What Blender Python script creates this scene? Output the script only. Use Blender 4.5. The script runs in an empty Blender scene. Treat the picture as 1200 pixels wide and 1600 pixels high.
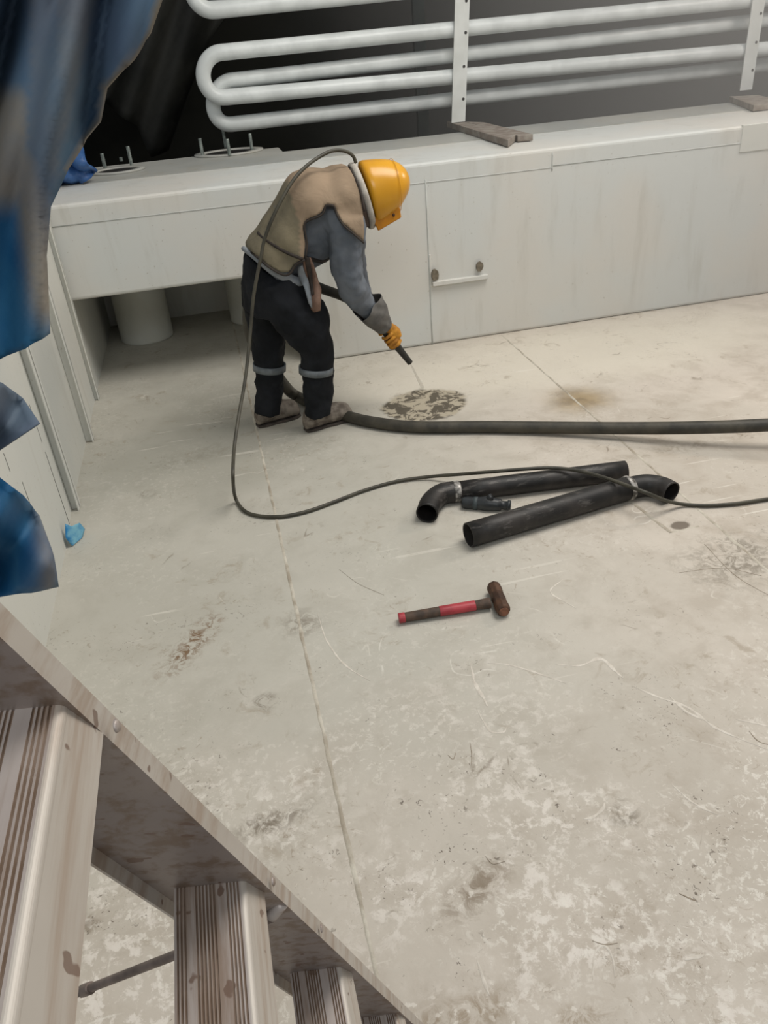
import bpy, bmesh, math, random
from mathutils import Vector, Matrix, noise
from mathutils.geometry import delaunay_2d_cdt
random.seed(7)
SC = bpy.context.scene
# ------------------------------------------------------------------ camera
F_PX, PITCH, ROLL, YAW, CAM_H = 1237.0, 0.5512, -0.0863, 0.1827, 2.0
Fv = Vector((math.sin(YAW)*math.cos(PITCH), math.cos(YAW)*math.cos(PITCH), -math.sin(PITCH)))
R0 = Vector((math.cos(YAW), -math.sin(YAW), 0)); U0 = R0.cross(Fv)
Rv = math.cos(ROLL)*R0 + math.sin(ROLL)*U0
Uv = -math.sin(ROLL)*R0 + math.cos(ROLL)*U0
CAM = Vector((0, 0, CAM_H))
cd = bpy.data.cameras.new('camera'); co = bpy.data.objects.new('camera', cd); SC.collection.objects.link(co)
m = Matrix((Rv, Uv, -Fv)).transposed().to_4x4(); m.translation = CAM; co.matrix_world = m
cd.sensor_fit = 'VERTICAL'; cd.sensor_height = 32.0; cd.lens = 32.0*F_PX/1600.0
cd.clip_start = 0.02; SC.camera = co
SC.view_settings.view_transform = 'Standard'; SC.view_settings.look = 'None'
SC.view_settings.gamma = 1.0; SC.view_settings.use_curve_mapping = False
SC.view_settings.exposure = -0.17
# ------------------------------------------------------------------ light
w = bpy.data.worlds.new('world'); SC.world = w; w.use_nodes = True
w.node_tree.nodes['Background'].inputs[0].default_value = (0.96, 0.98, 0.98, 1)
w.node_tree.nodes['Background'].inputs[1].default_value = 0.34
def area(name, loc, target, size, power, col, sy=None):
    l = bpy.data.lights.new(name, 'AREA'); l.energy = power; l.color = col; l.size = size
    if sy: l.shape = 'RECTANGLE'; l.size_y = sy
    o = bpy.data.objects.new(name, l); SC.collection.objects.link(o); o.location = loc
    o.rotation_euler = (Vector(target)-Vector(loc)).to_track_quat('-Z', 'Y').to_euler()
    return o
area('ceiling_lamp', (2.6, 3.0, 5.2), (1.4, 3.2, 0), 2.6, 225, (1.0, 0.965, 0.91))
area('hold_lamp', (5.6, 4.6, 3.6), (2.6, 4.6, 0.3), 0.9, 85, (1.0, 0.88, 0.76))
area('front_fill', (-0.2, -1.6, 4.6), (0.8, 4.2, 0.9), 1.8, 70, (0.94, 0.98, 1.0))  # unseen fill behind the viewpoint, added to brighten the bulkhead face

# ------------------------------------------------------------------ geometry helpers
def ray(px, py): return (px-600)/F_PX*Rv - (py-800)/F_PX*Uv + Fv
def FL(px, py, z=0.0):
    d = ray(px, py); return CAM + d*((z-CAM_H)/d.z)
def W(px, py, Y):
    d = ray(px, py); return CAM + d*(Y/d.y)
def lin(c): return tuple(((v/255)/12.92 if v/255 <= .04045 else ((v/255+.055)/1.055)**2.4) for v in c)+(1,)

class NT:
    """small wrapper to write node materials tersely"""
    def __init__(s, name):
        s.m = bpy.data.materials.new(name); s.m.use_nodes = True; s.t = s.m.node_tree; s.n = s.t.nodes
        s.b = s.n['Principled BSDF']; s.tc = s.n.new('ShaderNodeTexCoord'); s.obj = s.tc.outputs['Object']
    def link(s, a, b): s.t.links.new(a, b)
    def put(s, sock, v):
        if isinstance(v, bpy.types.NodeSocket): s.link(v, sock)
        else: sock.default_value = v
    def math(s, op, a, b=0.0, c=None, clamp=False):
        n = s.n.new('ShaderNodeMath'); n.operation = op; n.use_clamp = clamp
        s.put(n.inputs[0], a); s.put(n.inputs[1], b)
        if c is not None: s.put(n.inputs[2], c)
        return n.outputs[0]
    def noise(s, scale, detail=4, rough=.55, dist=0.0, vec=None, col=False):
        n = s.n.new('ShaderNodeTexNoise'); n.inputs['Scale'].default_value = scale
        n.inputs['Detail'].default_value = detail; n.inputs['Roughness'].default_value = rough
        n.inputs['Distortion'].default_value = dist; s.link(vec or s.obj, n.inputs['Vector'])
        return n.outputs['Color' if col else 'Fac']
    def map(s, loc=(0,0,0), rot=(0,0,0), scale=(1,1,1), vec=None, typ='POINT'):
        n = s.n.new('ShaderNodeMapping'); n.vector_type = typ
        n.inputs['Location'].default_value = loc; n.inputs['Rotation'].default_value = rot
        n.inputs['Scale'].default_value = scale; s.link(vec or s.obj, n.inputs['Vector']); return n.outputs[0]
    def step(s, v, lo, hi, a=0.0, b=1.0):
        n = s.n.new('ShaderNodeMapRange'); n.interpolation_type = 'SMOOTHSTEP'
        s.put(n.inputs[0], v); n.inputs[1].default_value = lo; n.inputs[2].default_value = hi
        n.inputs[3].default_value = a; n.inputs[4].default_value = b; return n.outputs[0]
    def mix(s, f, a, b, mode='MIX'):
        n = s.n.new('ShaderNodeMix'); n.data_type = 'RGBA'; n.blend_type = mode
        s.put(n.inputs[0], f); s.put(n.inputs[6], a); s.put(n.inputs[7], b); return n.outputs[2]
    def ellipse(s, c, ang, rx, ry, soft=.5, wob=.35, wscale=6):
        """mask of an elliptical patch on the floor, 1 inside"""
        v = s.map(loc=(c[0], c[1], 0), rot=(0, 0, ang), scale=(rx, ry, 1), typ='TEXTURE')
        l = s.n.new('ShaderNodeVectorMath'); l.operation = 'LENGTH'; s.link(v, l.inputs[0])
        d = s.math('ADD', l.outputs['Value'], s.math('MULTIPLY', s.math('SUBTRACT', s.noise(wscale, 3), .5), wob*2))
        return s.step(d, 1-soft, 1+soft*.3, 1, 0)
    def bump(s, h, strength=.3, dist=.01):
        n = s.n.new('ShaderNodeBump'); n.inputs['Strength'].default_value = strength
        n.inputs['Distance'].default_value = dist; s.link(h, n.inputs['Height']); s.link(n.outputs[0], s.b.inputs['Normal'])
    def out(s, col, rough=.6, metal=0.0, spec=.4):
        s.put(s.b.inputs['Base Color'], col); s.put(s.b.inputs['Roughness'], rough)
        s.b.inputs['Metallic'].default_value = metal; s.b.inputs['Specular IOR Level'].default_value = spec
        return s.m

def simple(name, c1, c2=None, scale=8, rough=.6, metal=0.0, bump=0.0, bscale=40, spec=.4, detail=5):
    t = NT(name); c1 = lin(c1); c2 = lin(c2) if c2 else c1
    f = t.step(t.noise(scale, detail), .35, .65)
    if bump: t.bump(t.noise(bscale, 4), bump, .006)
    return t.out(t.mix(f, c1, c2), rough, metal, spec)

def obj(name, bm, mat, parent=None, smooth=False, bevel=0.0, sub=0, angle=None):
    me = bpy.data.meshes.new(name); bmesh.ops.recalc_face_normals(bm, faces=bm.faces[:]); bm.to_mesh(me); bm.free()
    o = bpy.data.objects.new(name, me); SC.collection.objects.link(o)
    for mm in (mat if isinstance(mat, (list, tuple)) else [mat]): me.materials.append(mm)
    if smooth:
        me.polygons.foreach_set('use_smooth', [True]*len(me.polygons))
    if bevel:
        b = o.modifiers.new('bevel', 'BEVEL'); b.width = bevel; b.segments = 3; b.limit_method = 'ANGLE'
    if sub: s_ = o.modifiers.new('sub', 'SUBSURF'); s_.levels = s_.render_levels = sub
    if parent: o.parent = parent; o.matrix_parent_inverse = parent.matrix_world.inverted()
    return o
def tag(o, label, cat=None, group=None, kind=None):
    if label: o['label'] = label
    if cat: o['category'] = cat
    if group: o['group'] = group
    if kind: o['kind'] = kind
    return o
def thing(name, label, cat, loc=(0,0,0), group=None):
    o = bpy.data.objects.new(name, None); SC.collection.objects.link(o); o.location = loc
    o.empty_display_size = .1
    o.matrix_world = Matrix.Translation(loc)
    return tag(o, label, cat, group)
def box(bm, lo, hi, mi=0):
    vs = [bm.verts.new((x, y, z)) for x in (lo[0], hi[0]) for y in (lo[1], hi[1]) for z in (lo[2], hi[2])]
    for f in ((0,1,3,2),(4,6,7,5),(0,4,5,1),(2,3,7,6),(0,2,6,4),(1,5,7,3)):
        bm.faces.new([vs[i] for i in f]).material_index = mi
    return vs
def catmull(pts, n=8):
    pts = [Vector(p) for p in pts]; P = [pts[0]*2-pts[1]]+pts+[pts[-1]*2-pts[-2]]; out = []
    for i in range(1, len(P)-2):
        a, b, c, d = P[i-1:i+3]
        for k in range(n):
            t = k/n
            out.append(.5*((2*b)+(c-a)*t+(2*a-5*b+4*c-d)*t*t+(3*b-a-3*c+d)*t**3))
    out.append(pts[-1]); return out
def loft(bm, secs, n=20, caps=True, mi=0):
    rings = []
    for c, a, b in secs:
        c, a, b = Vector(c), Vector(a), Vector(b)
        rings.append([bm.verts.new(c+a*math.cos(2*math.pi*k/n)+b*math.sin(2*math.pi*k/n)) for k in range(n)])
    for r, s in zip(rings, rings[1:]):
        for k in range(n):
            bm.faces.new((r[k], r[(k+1)%n], s[(k+1)%n], s[k])).material_index = mi
    if caps:
        bm.faces.new(rings[0][::-1]).material_index = mi; bm.faces.new(rings[-1]).material_index = mi
    return rings
def tube(bm, pts, rad, n=16, res=8, caps=True, flat=1.0, ref=Vector((0,1,0)), mi=0):
    """round tube through pts; rad number or list (one per point); flat scales the ref axis"""
    if not isinstance(rad, (list, tuple)): rad = [rad]*len(pts)
    c = catmull(pts, res) if res > 1 else [Vector(p) for p in pts]
    rr = catmull([Vector((r, 0, 0)) for r in rad], res) if res > 1 else [Vector((r,0,0)) for r in rad]
    secs = []; a = None
    for i, p in enumerate(c):
        t = (c[min(i+1, len(c)-1)]-c[max(i-1, 0)]).normalized()
        if a is None:
            a = ref - t*ref.dot(t)
            if a.length < 1e-3: a = Vector((1,0,0)) - t*t.x
        else: a = a - t*a.dot(t)
        a.normalize(); b = t.cross(a); r = max(rr[i].x, .0005)
        secs.append((p, a*r*flat, b*r))
    return loft(bm, secs, n, caps, mi)
def remesh(o, vox=.012, smooth=6, disp=0.0, dscale=.12):
    r = o.modifiers.new('remesh', 'REMESH'); r.mode = 'VOXEL'; r.voxel_size = vox; r.use_smooth_shade = True
    s = o.modifiers.new('smooth', 'SMOOTH'); s.factor = .5; s.iterations = smooth
    if disp:
        t = bpy.data.textures.new('folds', 'CLOUDS'); t.noise_scale = dscale; t.noise_depth = 2
        d = o.modifiers.new('folds', 'DISPLACE'); d.texture = t; d.strength = disp; d.mid_level = .5; d.texture_coords = 'GLOBAL'
    return o
def bake(o):
    """freeze the modifiers into the mesh"""
    dg = bpy.context.evaluated_depsgraph_get(); me = bpy.data.meshes.new_from_object(o.evaluated_get(dg))
    o.modifiers.clear(); o.data = me; return o
def resample(poly, d):
    out = []
    for i, p in enumerate(poly):
        q = poly[(i+1)%len(poly)]; L = math.hypot(q[0]-p[0], q[1]-p[1]); k = max(1, int(L/d))
        for j in range(k): out.append((p[0]+(q[0]-p[0])*j/k, p[1]+(q[1]-p[1])*j/k))
    return out
def inside(p, poly):
    c = False; x, y = p
    for i in range(len(poly)):
        x1, y1 = poly[i]; x2, y2 = poly[i-1]
        if (y1 > y) != (y2 > y) and x < (x2-x1)*(y-y1)/(y2-y1)+x1: c = not c
    return c
def segdist(p, a, b):
    ax, ay = a; bx, by = b; dx, dy = bx-ax, by-ay; L = dx*dx+dy*dy
    t = max(0, min(1, ((p[0]-ax)*dx+(p[1]-ay)*dy)/L)) if L else 0
    return math.hypot(p[0]-ax-t*dx, p[1]-ay-t*dy)
def linedist(p, line): return min(segdist(p, a, b) for a, b in zip(line, line[1:]))
def sheet(poly, d, fn, bm=None):
    """triangulated sheet inside a 2D outline, lifted to 3D by fn(x, y)"""
    bm = bm or bmesh.new(); b = resample(poly, d); pts = list(b)
    xs = [p[0] for p in poly]; ys = [p[1] for p in poly]
    y = min(ys)+d*.5; r = 0
    while y < max(ys):
        x = min(xs)+d*(.5 if r % 2 else 0)
        while x < max(xs):
            if inside((x, y), poly) and linedist((x, y), b+[b[0]]) > d*.45: pts.append((x, y))
            x += d
        y += d*.87; r += 1
    vs, _, fs, *_ = delaunay_2d_cdt([Vector(p) for p in pts], [(i, (i+1) % len(b)) for i in range(len(b))], [], 1, 1e-6)
    V = [bm.verts.new(fn(v.x, v.y)) for v in vs]
    for f in fs: bm.faces.new([V[i] for i in f])
    return bm

# ------------------------------------------------------------------ materials
def mat_floor():
    t = NT('dusty_painted_steel_floor')
    base = t.mix(t.step(t.noise(1.1, 5, .6), .36, .64), lin((188, 180, 168)), lin((200, 191, 179)))
    base = t.mix(t.step(t.noise(4.5, 6, .65, .4), .42, .68, 0, .55), base, lin((168, 157, 143)))
    sep = t.n.new('ShaderNodeSeparateXYZ'); t.link(t.obj, sep.inputs[0]); Y = sep.outputs[1]; X = sep.outputs[0]
    near = t.step(t.math('ADD', Y, t.math('MULTIPLY', t.noise(1.2, 3), 1.2)), 3.1, 1.5, 0.0, 1.0)
    # step(from>to) is reversed so the mask grows towards the ladder
    far = t.math('SUBTRACT', 1.0, near)
    base = t.mix(t.math('MULTIPLY', t.math('MULTIPLY', far, t.step(t.math('MULTIPLY', X, -1.0), -2.0, -.4, 0, 1)), .55), base, lin((177, 178, 168)))
    nearw = t.math('MULTIPLY', near, t.step(t.math('MULTIPLY', t.math('ADD', X, t.noise(1.5, 3)), -1.0), -1.9, -1.0, .25, 1))
    # clean blasted zone of wall side, pale
    clean = t.ellipse((2.3, 4.75), .05, 2.0, .62, .6, .25, 2.5)
    base = t.mix(t.math('MULTIPLY', clean, .8), base, lin((214, 207, 192)))
    # soft greyer patch beside the wall on the left
    gr = t.ellipse((-.25, 4.3), .3, .95, .9, .7, .5, 2.2)
    base = t.mix(t.math('MULTIPLY', gr, .38), base, lin((140, 137, 124)))
    # mottled white paint flakes close to the ladder
    wm = t.math('MULTIPLY', t.step(t.noise(17, 8, .74, .35), .50, .58), t.step(t.noise(2.2, 4, .6), .44, .58))
    base = t.mix(t.math('MULTIPLY', wm, t.math('MULTIPLY', nearw, .85)), base, lin((222, 215, 206)))
    bm_ = t.math('MULTIPLY', t.step(t.noise(9, 7, .7, .8), .55, .66), t.step(t.noise(2.7, 4, .6, 0, t.map(loc=(5, 2, 1))), .46, .6))
    base = t.mix(t.math('MULTIPLY', bm_, .42), base, lin((146, 132, 112)))
    # curly pale scuffs: thin level lines of a noise field
    def ridge(sc, wdt, off, mask_sc, lo):
        v = t.map(loc=off)
        n = t.math('ABSOLUTE', t.math('SUBTRACT', t.noise(sc, 2, .5, .7, v), .5))
        l = t.math('MULTIPLY', t.step(n, wdt, 0.0, 0, 1), t.step(t.noise(9, 4, .6), .45, .6))
        return t.math('MULTIPLY', l, t.step(t.noise(mask_sc, 3, .5, 0, t.map(loc=(off[1], off[2], off[0]))), lo, lo+.07))
    base = t.mix(t.math('MULTIPLY', ridge(1.6, .004, (3, 1, 7), 1.7, .57), .5), base, lin((226, 222, 212)))
    base = t.mix(t.math('MULTIPLY', ridge(3.2, .009, (9, 4, 2), 3.6, .58), .45), base, lin((222, 217, 206)))
    base = t.mix(t.math('MULTIPLY', ridge(5.0, .02, (1, 8, 3), 4.0, .60), .55), base, lin((112, 98, 80)))
    fl = t.math('MULTIPLY', t.step(t.noise(34, 6, .75, .6), .53, .60), t.step(t.noise(1.6, 4, .6, 0, t.map(loc=(7, 3, 2))), .42, .6))
    base = t.mix(t.math('MULTIPLY', fl, t.step(near, 0, 1, .2, .7)), base, lin((222, 217, 207)))
    fd = t.math('MULTIPLY', t.step(t.noise(30, 6, .75, .8, t.map(loc=(3, 3, 3))), .58, .65), t.step(t.noise(1.9, 4, .6, 0, t.map(loc=(1, 3, 8))), .46, .62))
    base = t.mix(t.math('MULTIPLY', fd, .5), base, lin((140, 124, 104)))
    # dark specks
    sp = t.math('MULTIPLY', t.step(t.noise(62, 3, .6, 1.0), .635, .67), t.step(t.noise(4, 4, .6, 0, t.map(loc=(2, 9, 4))), .49, .62))
    base = t.mix(t.math('MULTIPLY', sp, t.step(near, 0, 1, .45, .9)), base, lin((78, 66, 54)))
    # long straight drag scratches
    v = t.map(rot=(0, 0, .9), scale=(1.2, 26, 1))
    sc = t.math('MULTIPLY', t.step(t.noise(1.4, 2, .5, 0, v), .66, .70), t.step(t.noise(1.5, 2), .5, .62))
    base = t.mix(t.math('MULTIPLY', sc, .5), base, lin((224, 219, 208)))
    # rust scrape left of the weld
    c = FL(297, 1008)
    r1 = t.ellipse(c, .95, .23, .075, .9, .7, 14)
    rs = t.math('MULTIPLY', r1, t.step(t.noise(26, 6, .75, 1.0), .45, .58))
    base = t.mix(t.math('MULTIPLY', rs, .95), base, lin((118, 92, 66)))
    for (px, py, a, rx, ry, k, colr) in ((1150, 872, .3, .28, .2, .75, (110, 102, 88)), (232, 772, 0, .06, .05, .7, (110, 102, 88)),
            (300, 715, .2, .35, .14, .5, (142, 138, 124)), (412, 1100, .6, .05, .05, .9, (96, 84, 68)), (1060, 700, 0, .6, .06, .35, (120, 106, 84)),  # the long thin patch paints the raised hose's shadow on the floor
            (470, 975, 0, .1, .1, .6, (104, 92, 76)), (745, 1390, .5, .14, .07, .8, (120, 104, 84)), (975, 1270, .4, .05, .07, .8, (104, 94, 76)), (700, 1590, 0, .25, .05, .6, (128, 106, 76)),
            (420, 1285, .2, .14, .05, .8, (104, 92, 76)), (905, 1590, 0, .1, .04, .6, (128, 106, 76))):
        e = t.math('MULTIPLY', t.ellipse(FL(px, py), a, rx, ry, .9, .6, 9), t.step(t.noise(18, 6, .75, 1.0, t.map(loc=(px*.01, 0, 0))), .42, .6))
        base = t.mix(t.math('MULTIPLY', e, k), base, lin(colr))
    vo = t.n.new('ShaderNodeTexVoronoi'); vo.feature = 'F1'; vo.inputs['Scale'].default_value = 34; vo.inputs['Randomness'].default_value = 1
    dv_ = t.n.new('ShaderNodeVectorMath'); dv_.operation = 'ADD'; t.link(t.obj, dv_.inputs[0])
    nz_ = t.n.new('ShaderNodeVectorMath'); nz_.operation = 'SCALE'; t.link(t.noise(20, 4, .6, 0, None, True), nz_.inputs[0]); nz_.inputs['Scale'].default_value = .06
    t.link(nz_.outputs[0], dv_.inputs[1]); t.link(dv_.outputs[0], vo.inputs['Vector'])
    ch = t.math('MULTIPLY', t.step(vo.outputs['Distance'], .20, .30, 1, 0), t.step(t.noise(3.0, 4, .6, 0, t.map(loc=(4, 4, 1))), .5, .58))
    base = t.mix(t.math('MULTIPLY', ch, t.math('MULTIPLY', nearw, .6)), base, lin((226, 220, 210)))
    # the two blasted bare patches
    c = FL(663, 632)
    e = t.ellipse(c, .05, .27, .24, .12, .22, 7)
    inner = t.mix(t.step(t.noise(11, 6, .68, .9), .47, .53), lin((74, 66, 52)), lin((172, 162, 142)))
    base = t.mix(t.math('MULTIPLY', e, .93), base, inner)
    c = FL(905, 624)
    e = t.ellipse(c, -.1, .24, .22, .9, .3, 5)
    inner = t.mix(t.step(t.noise(7, 4), .4, .6), lin((126, 108, 78)), lin((158, 138, 104)))
    base = t.mix(t.math('MULTIPLY', e, .9), base, inner)
    # grinding mark in the small doubler
    e = t.ellipse(FL(1063, 821), 0, .05, .035, .3, .3, 20)
    base = t.mix(t.math('MULTIPLY', e, .9), base, lin((104, 94, 82)))
    t.bump(t.math('ADD', t.noise(30, 8, .7), t.math('MULTIPLY', t.noise(3, 3), 1.5)), .22, .008)
    return t.out(base, t.step(t.noise(5, 4), .3, .7, .5, .75), 0, .35)
M = {}
M['floor'] = mat_floor()
def mat_wall(name, c1, c2, stain=.25):
    t = NT(name)
    b = t.mix(t.step(t.noise(1.3, 4, .5), .35, .65), lin(c1), lin(c2))
    v = t.map(scale=(5, 5, .8))
    b = t.mix(t.step(t.noise(1.5, 5, .6, .3, v), .5, .75, 0, stain), b, lin((160, 154, 138)))
    b = t.mix(t.step(t.noise(60, 2), .70, .74, 0, .5), b, lin((150, 140, 122)))
    t.bump(t.noise(5, 4), .08, .01)
    return t.out(b, .5, 0, .35)
M['wall'] = mat_wall('white_tank_paint', (207, 209, 205), (211, 208, 200))
M['wall_l'] = mat_wall('white_bulkhead_paint', (202, 203, 197), (210, 209, 201), .2)
M['ledge'] = mat_wall('dusty_ledge_paint', (160, 162, 158), (176, 175, 168), .5)
M['pillar'] = simple('pillar_white_paint', (204, 205, 198), (196, 196, 186), 3, .5)
M['coil'] = simple('white_pipe_paint', (224, 228, 226), (206, 210, 208), 5, .35, spec=.5)
M['strip'] = simple('white_bracket_paint', (220, 222, 218), (208, 210, 205), 6, .5)
M['dark'] = simple('dark_hold_cladding', (26, 27, 25), (38, 38, 34), 1.2, .9, spec=.1)
M['darktarp'] = simple('black_sheeting', (24, 25, 23), (42, 42, 38), 2.0, .6, spec=.25, bump=.4, bscale=3)
M['hole'] = simple('bolt_hole_black', (22, 20, 18), rough=.8)
M['groove'] = simple('dark_gap', (34, 32, 30), rough=.8)
M['weld'] = simple('painted_weld_bead', (200, 194, 180), (158, 148, 132), 9, .6, bump=.5, bscale=90)
M['face_weld'] = simple('painted_face_weld', (176, 178, 172), (192, 194, 190), 9, .6)
M['rubber'] = simple('black_hose_rubber', (52, 50, 44), (74, 70, 60), 9, .55, bump=.25, bscale=60)
M['thin'] = simple('olive_air_hose', (56, 54, 46), (76, 73, 62), 12, .5)
def mat_pipe():
    t = NT('black_coated_pipe')
    b = t.mix(t.step(t.noise(7, 5, .6), .4, .65), lin((28, 27, 26)), lin((52, 48, 45)))
    v = t.map(rot=(0, 0, -.5), scale=(6, 30, 30))
    sc = t.math('MULTIPLY', t.step(t.noise(1.3, 5, .7, 0, v), .52, .62), t.step(t.noise(5, 3), .45, .6))
    b = t.mix(t.math('MULTIPLY', sc, .7), b, lin((96, 92, 88)))
    t.bump(t.noise(40, 4), .2, .004)
    return t.out(b, .5, .0, .4)
M['pipe'] = mat_pipe()
M['weldring'] = simple('bare_weld_ring', (70, 68, 64), (190, 186, 180), 30, .4, .3, .4, 80)
M['pipe_in'] = simple('pipe_bore', (20, 18, 17), (36, 30, 26), 10, .8)
M['red'] = simple('faded_red_fibreglass', (176, 62, 70), (150, 48, 56), 14, .45)
M['grip'] = simple('dirty_black_grip', (62, 52, 44), (88, 70, 58), 25, .7, bump=.3)
M['rust'] = simple('rusty_forged_steel', (92, 66, 50), (64, 46, 36), 22, .6, .35, .5, 60)
M['worn'] = simple('worn_striking_face', (140, 96, 76), (100, 70, 56), 40, .45, .4)
M['wood'] = simple('weathered_plank', (150, 142, 132), (122, 110, 100), 14, .75, bump=.4, bscale=30)
def mat_alu(name, c1, c2, c3, br=.35):
    t = NT(name)
    b = t.mix(t.step(t.noise(5, 4), .35, .65), lin(c1), lin(c2))
    v = t.map(scale=(60, 4, 60))
    b = t.mix(t.step(t.noise(1, 5, .6, .2, v), .44, .66, 0, .75), b, lin(c3))
    b = t.mix(t.step(t.noise(46, 2, .5), .68, .71, 0, .8), b, lin((112, 88, 74)))
    t.bump(t.noise(60, 4), .12, .002)
    return t.out(b, .5, br, .5)
M['alu'] = mat_alu('dusty_aluminium', (168, 157, 152), (186, 177, 171), (134, 112, 94))
M['alu_web'] = mat_alu('stained_shaded_aluminium_web', (140, 130, 126), (154, 143, 136), (118, 98, 80))  # brown stains, plus the inner face's shade darkened into the base colour
M['alu_nose'] = mat_alu('smooth_aluminium_nosing', (180, 172, 162), (190, 183, 174), (160, 142, 126), .2)
M['groove_b'] = simple('brown_dirt_groove', (112, 92, 76), (136, 118, 104), 30, .8)
M['rod'] = simple('grey_steel_rod', (96, 84, 78), (128, 114, 106), 20, .5, .3)
M['bolt'] = simple('galvanised_stud', (158, 166, 160), (118, 126, 122), 25, .4, .6)
M['brownmark'] = simple('bare_cut_steel', (104, 96, 80), (126, 116, 100), 50, .8)
def mat_tarp():
    t = NT('blue_tan_tarpaulin')
    sep = t.n.new('ShaderNodeSeparateXYZ'); t.link(t.obj, sep.inputs[0])
    at = t.n.new('ShaderNodeAttribute'); at.attribute_name = 'fold'; at.attribute_type = 'GEOMETRY'
    b = t.mix(t.step(t.noise(6, 4), .35, .65), lin((18, 78, 120)), lin((42, 96, 132)))
    worn = t.math('MULTIPLY', at.outputs['Fac'], t.step(t.noise(5, 4, .6), .3, .5, .8, 1))  # share of tan over the blue, uneven by noise
    b = t.mix(worn, b, lin((134, 124, 108)))
    t.bump(t.noise(5, 2, .5, .4), .35, .02)
    return t.out(b, .68, 0, .25)
M['tarp'] = mat_tarp()
M['tarp2'] = simple('crumpled_blue_tarp', (40, 78, 132), (66, 104, 156), 10, .45, bump=.6, bscale=14)
M['scrap'] = simple('bright_blue_plastic', (24, 118, 176), (120, 176, 196), 14, .4)
M['skin'] = simple('skin', (146, 102, 78), (132, 90, 68), 10, .55)
M['trousers'] = simple('black_trouser_cloth', (22, 24, 27), (34, 36, 40), 7, .85, bump=.5, bscale=16, spec=.2)
M['band'] = simple('grey_reflective_tape', (112, 118, 122), (90, 96, 100), 20, .5)
M['shirt'] = simple('slate_grey_shirt', (112, 117, 124), (92, 98, 106), 6, .85, bump=.6, bscale=12, spec=.2)
M['undershirt'] = simple('pale_grey_shirt_tail', (142, 146, 150), (120, 126, 132), 10, .85)
def mat_cape():
    t = NT('tan_canvas_cape')
    at = t.n.new('ShaderNodeAttribute'); at.attribute_name = 'fold'; at.attribute_type = 'GEOMETRY'
    tan = t.mix(t.step(t.noise(6, 4), .35, .65), lin((154, 134, 112)), lin((138, 120, 100)))
    kh = t.mix(t.step(t.noise(6, 4), .35, .65), lin((126, 117, 96)), lin((110, 103, 86)))
    t.bump(t.noise(9, 4, .5, .6), .5, .02)
    return t.out(t.mix(at.outputs['Fac'], tan, kh), .85, 0, .2)
M['cape'] = mat_cape()
M['cape_edge'] = simple('dark_binding', (44, 38, 34), (58, 50, 44), 20, .8)
M['leather'] = simple('brown_leather', (118, 92, 78), (140, 112, 96), 12, .7, bump=.3)
M['collar'] = simple('brown_collar_cloth', (112, 96, 86), (96, 82, 74), 12, .85, bump=.4)
M['rim'] = simple('dirty_white_collar_ring', (186, 180, 170), (160, 154, 144), 18, .7)
M['helmet'] = simple('yellow_helmet_shell', (220, 160, 34), (206, 146, 30), 5, .28, spec=.5)
M['visor'] = simple('amber_visor_frame', (196, 128, 20), (172, 110, 22), 8, .4)
M['glass'] = simple('dark_visor_glass', (40, 40, 38), rough=.1)
M['cuff'] = simple('grey_leather_gauntlet', (86, 84, 82), (104, 102, 98), 12, .8, bump=.5, bscale=25)
M['glove'] = simple('orange_work_glove', (204, 142, 44), (160, 106, 34), 24, .7, bump=.3)
M['boot'] = simple('dusty_grey_boot', (140, 131, 120), (98, 89, 80), 20, .8, bump=.4)
M['sole'] = simple('dark_boot_sole', (56, 50, 46), (80, 72, 66), 16, .85)
M['black'] = simple('black_rubber_nozzle', (36, 35, 33), (52, 50, 46), 20, .45)
M['plate'] = simple('pale_doubler_paint', (196, 194, 184), (184, 180, 168), 12, .6)

# ------------------------------------------------------------------ setting
WY, TOP, XL, XR = 5.33, 1.22, -.925, 9.0
bm = bmesh.new(); box(bm, (XL-.6, -2.5, -.06), (XR, 7.4, 0))
floor = tag(obj('floor', bm, M['floor']), 'dusty pale steel floor', kind='structure')
def bead(x0, y0, x1, y1, wd, name='weld_seam', parent=floor, z=0.0):
    bm = bmesh.new(); n = int(math.hypot(x1-x0, y1-y0)/.03)
    d = Vector((x1-x0, y1-y0, 0)).normalized(); s = Vector((-d.y, d.x, 0)); prev = None
    for i in range(n+1):
        c = Vector((x0+(x1-x0)*i/n, y0+(y1-y0)*i/n, z)) + s*(noise.noise(Vector((i*.35, x0, 0)))*wd*.5)
        ww = wd*(1+.4*noise.noise(Vector((i*.8, 3, y0)))); h = wd*.28
        r = [bm.verts.new(c+s*ww), bm.verts.new(c+s*ww*.6+Vector((0,0,h))), bm.verts.new(c-s*ww*.6+Vector((0,0,h))), bm.verts.new(c-s*ww)]
        if prev:
            for k in range(3): bm.faces.new((prev[k], prev[k+1], r[k+1], r[k]))
        prev = r
    return obj(name, bm, M['weld'], parent, True)
bead(.08, .55, .08, 6.85, .0065)
bead(1.968, 1.4, 1.968, 5.3, .007)
a, b = FL(975, 775), FL(1048, 832); bead(a.x, a.y, b.x, b.y, .009)
a, b = FL(1048, 832), FL(1092, 822); bead(a.x, a.y, b.x, b.y, .005)

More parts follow.
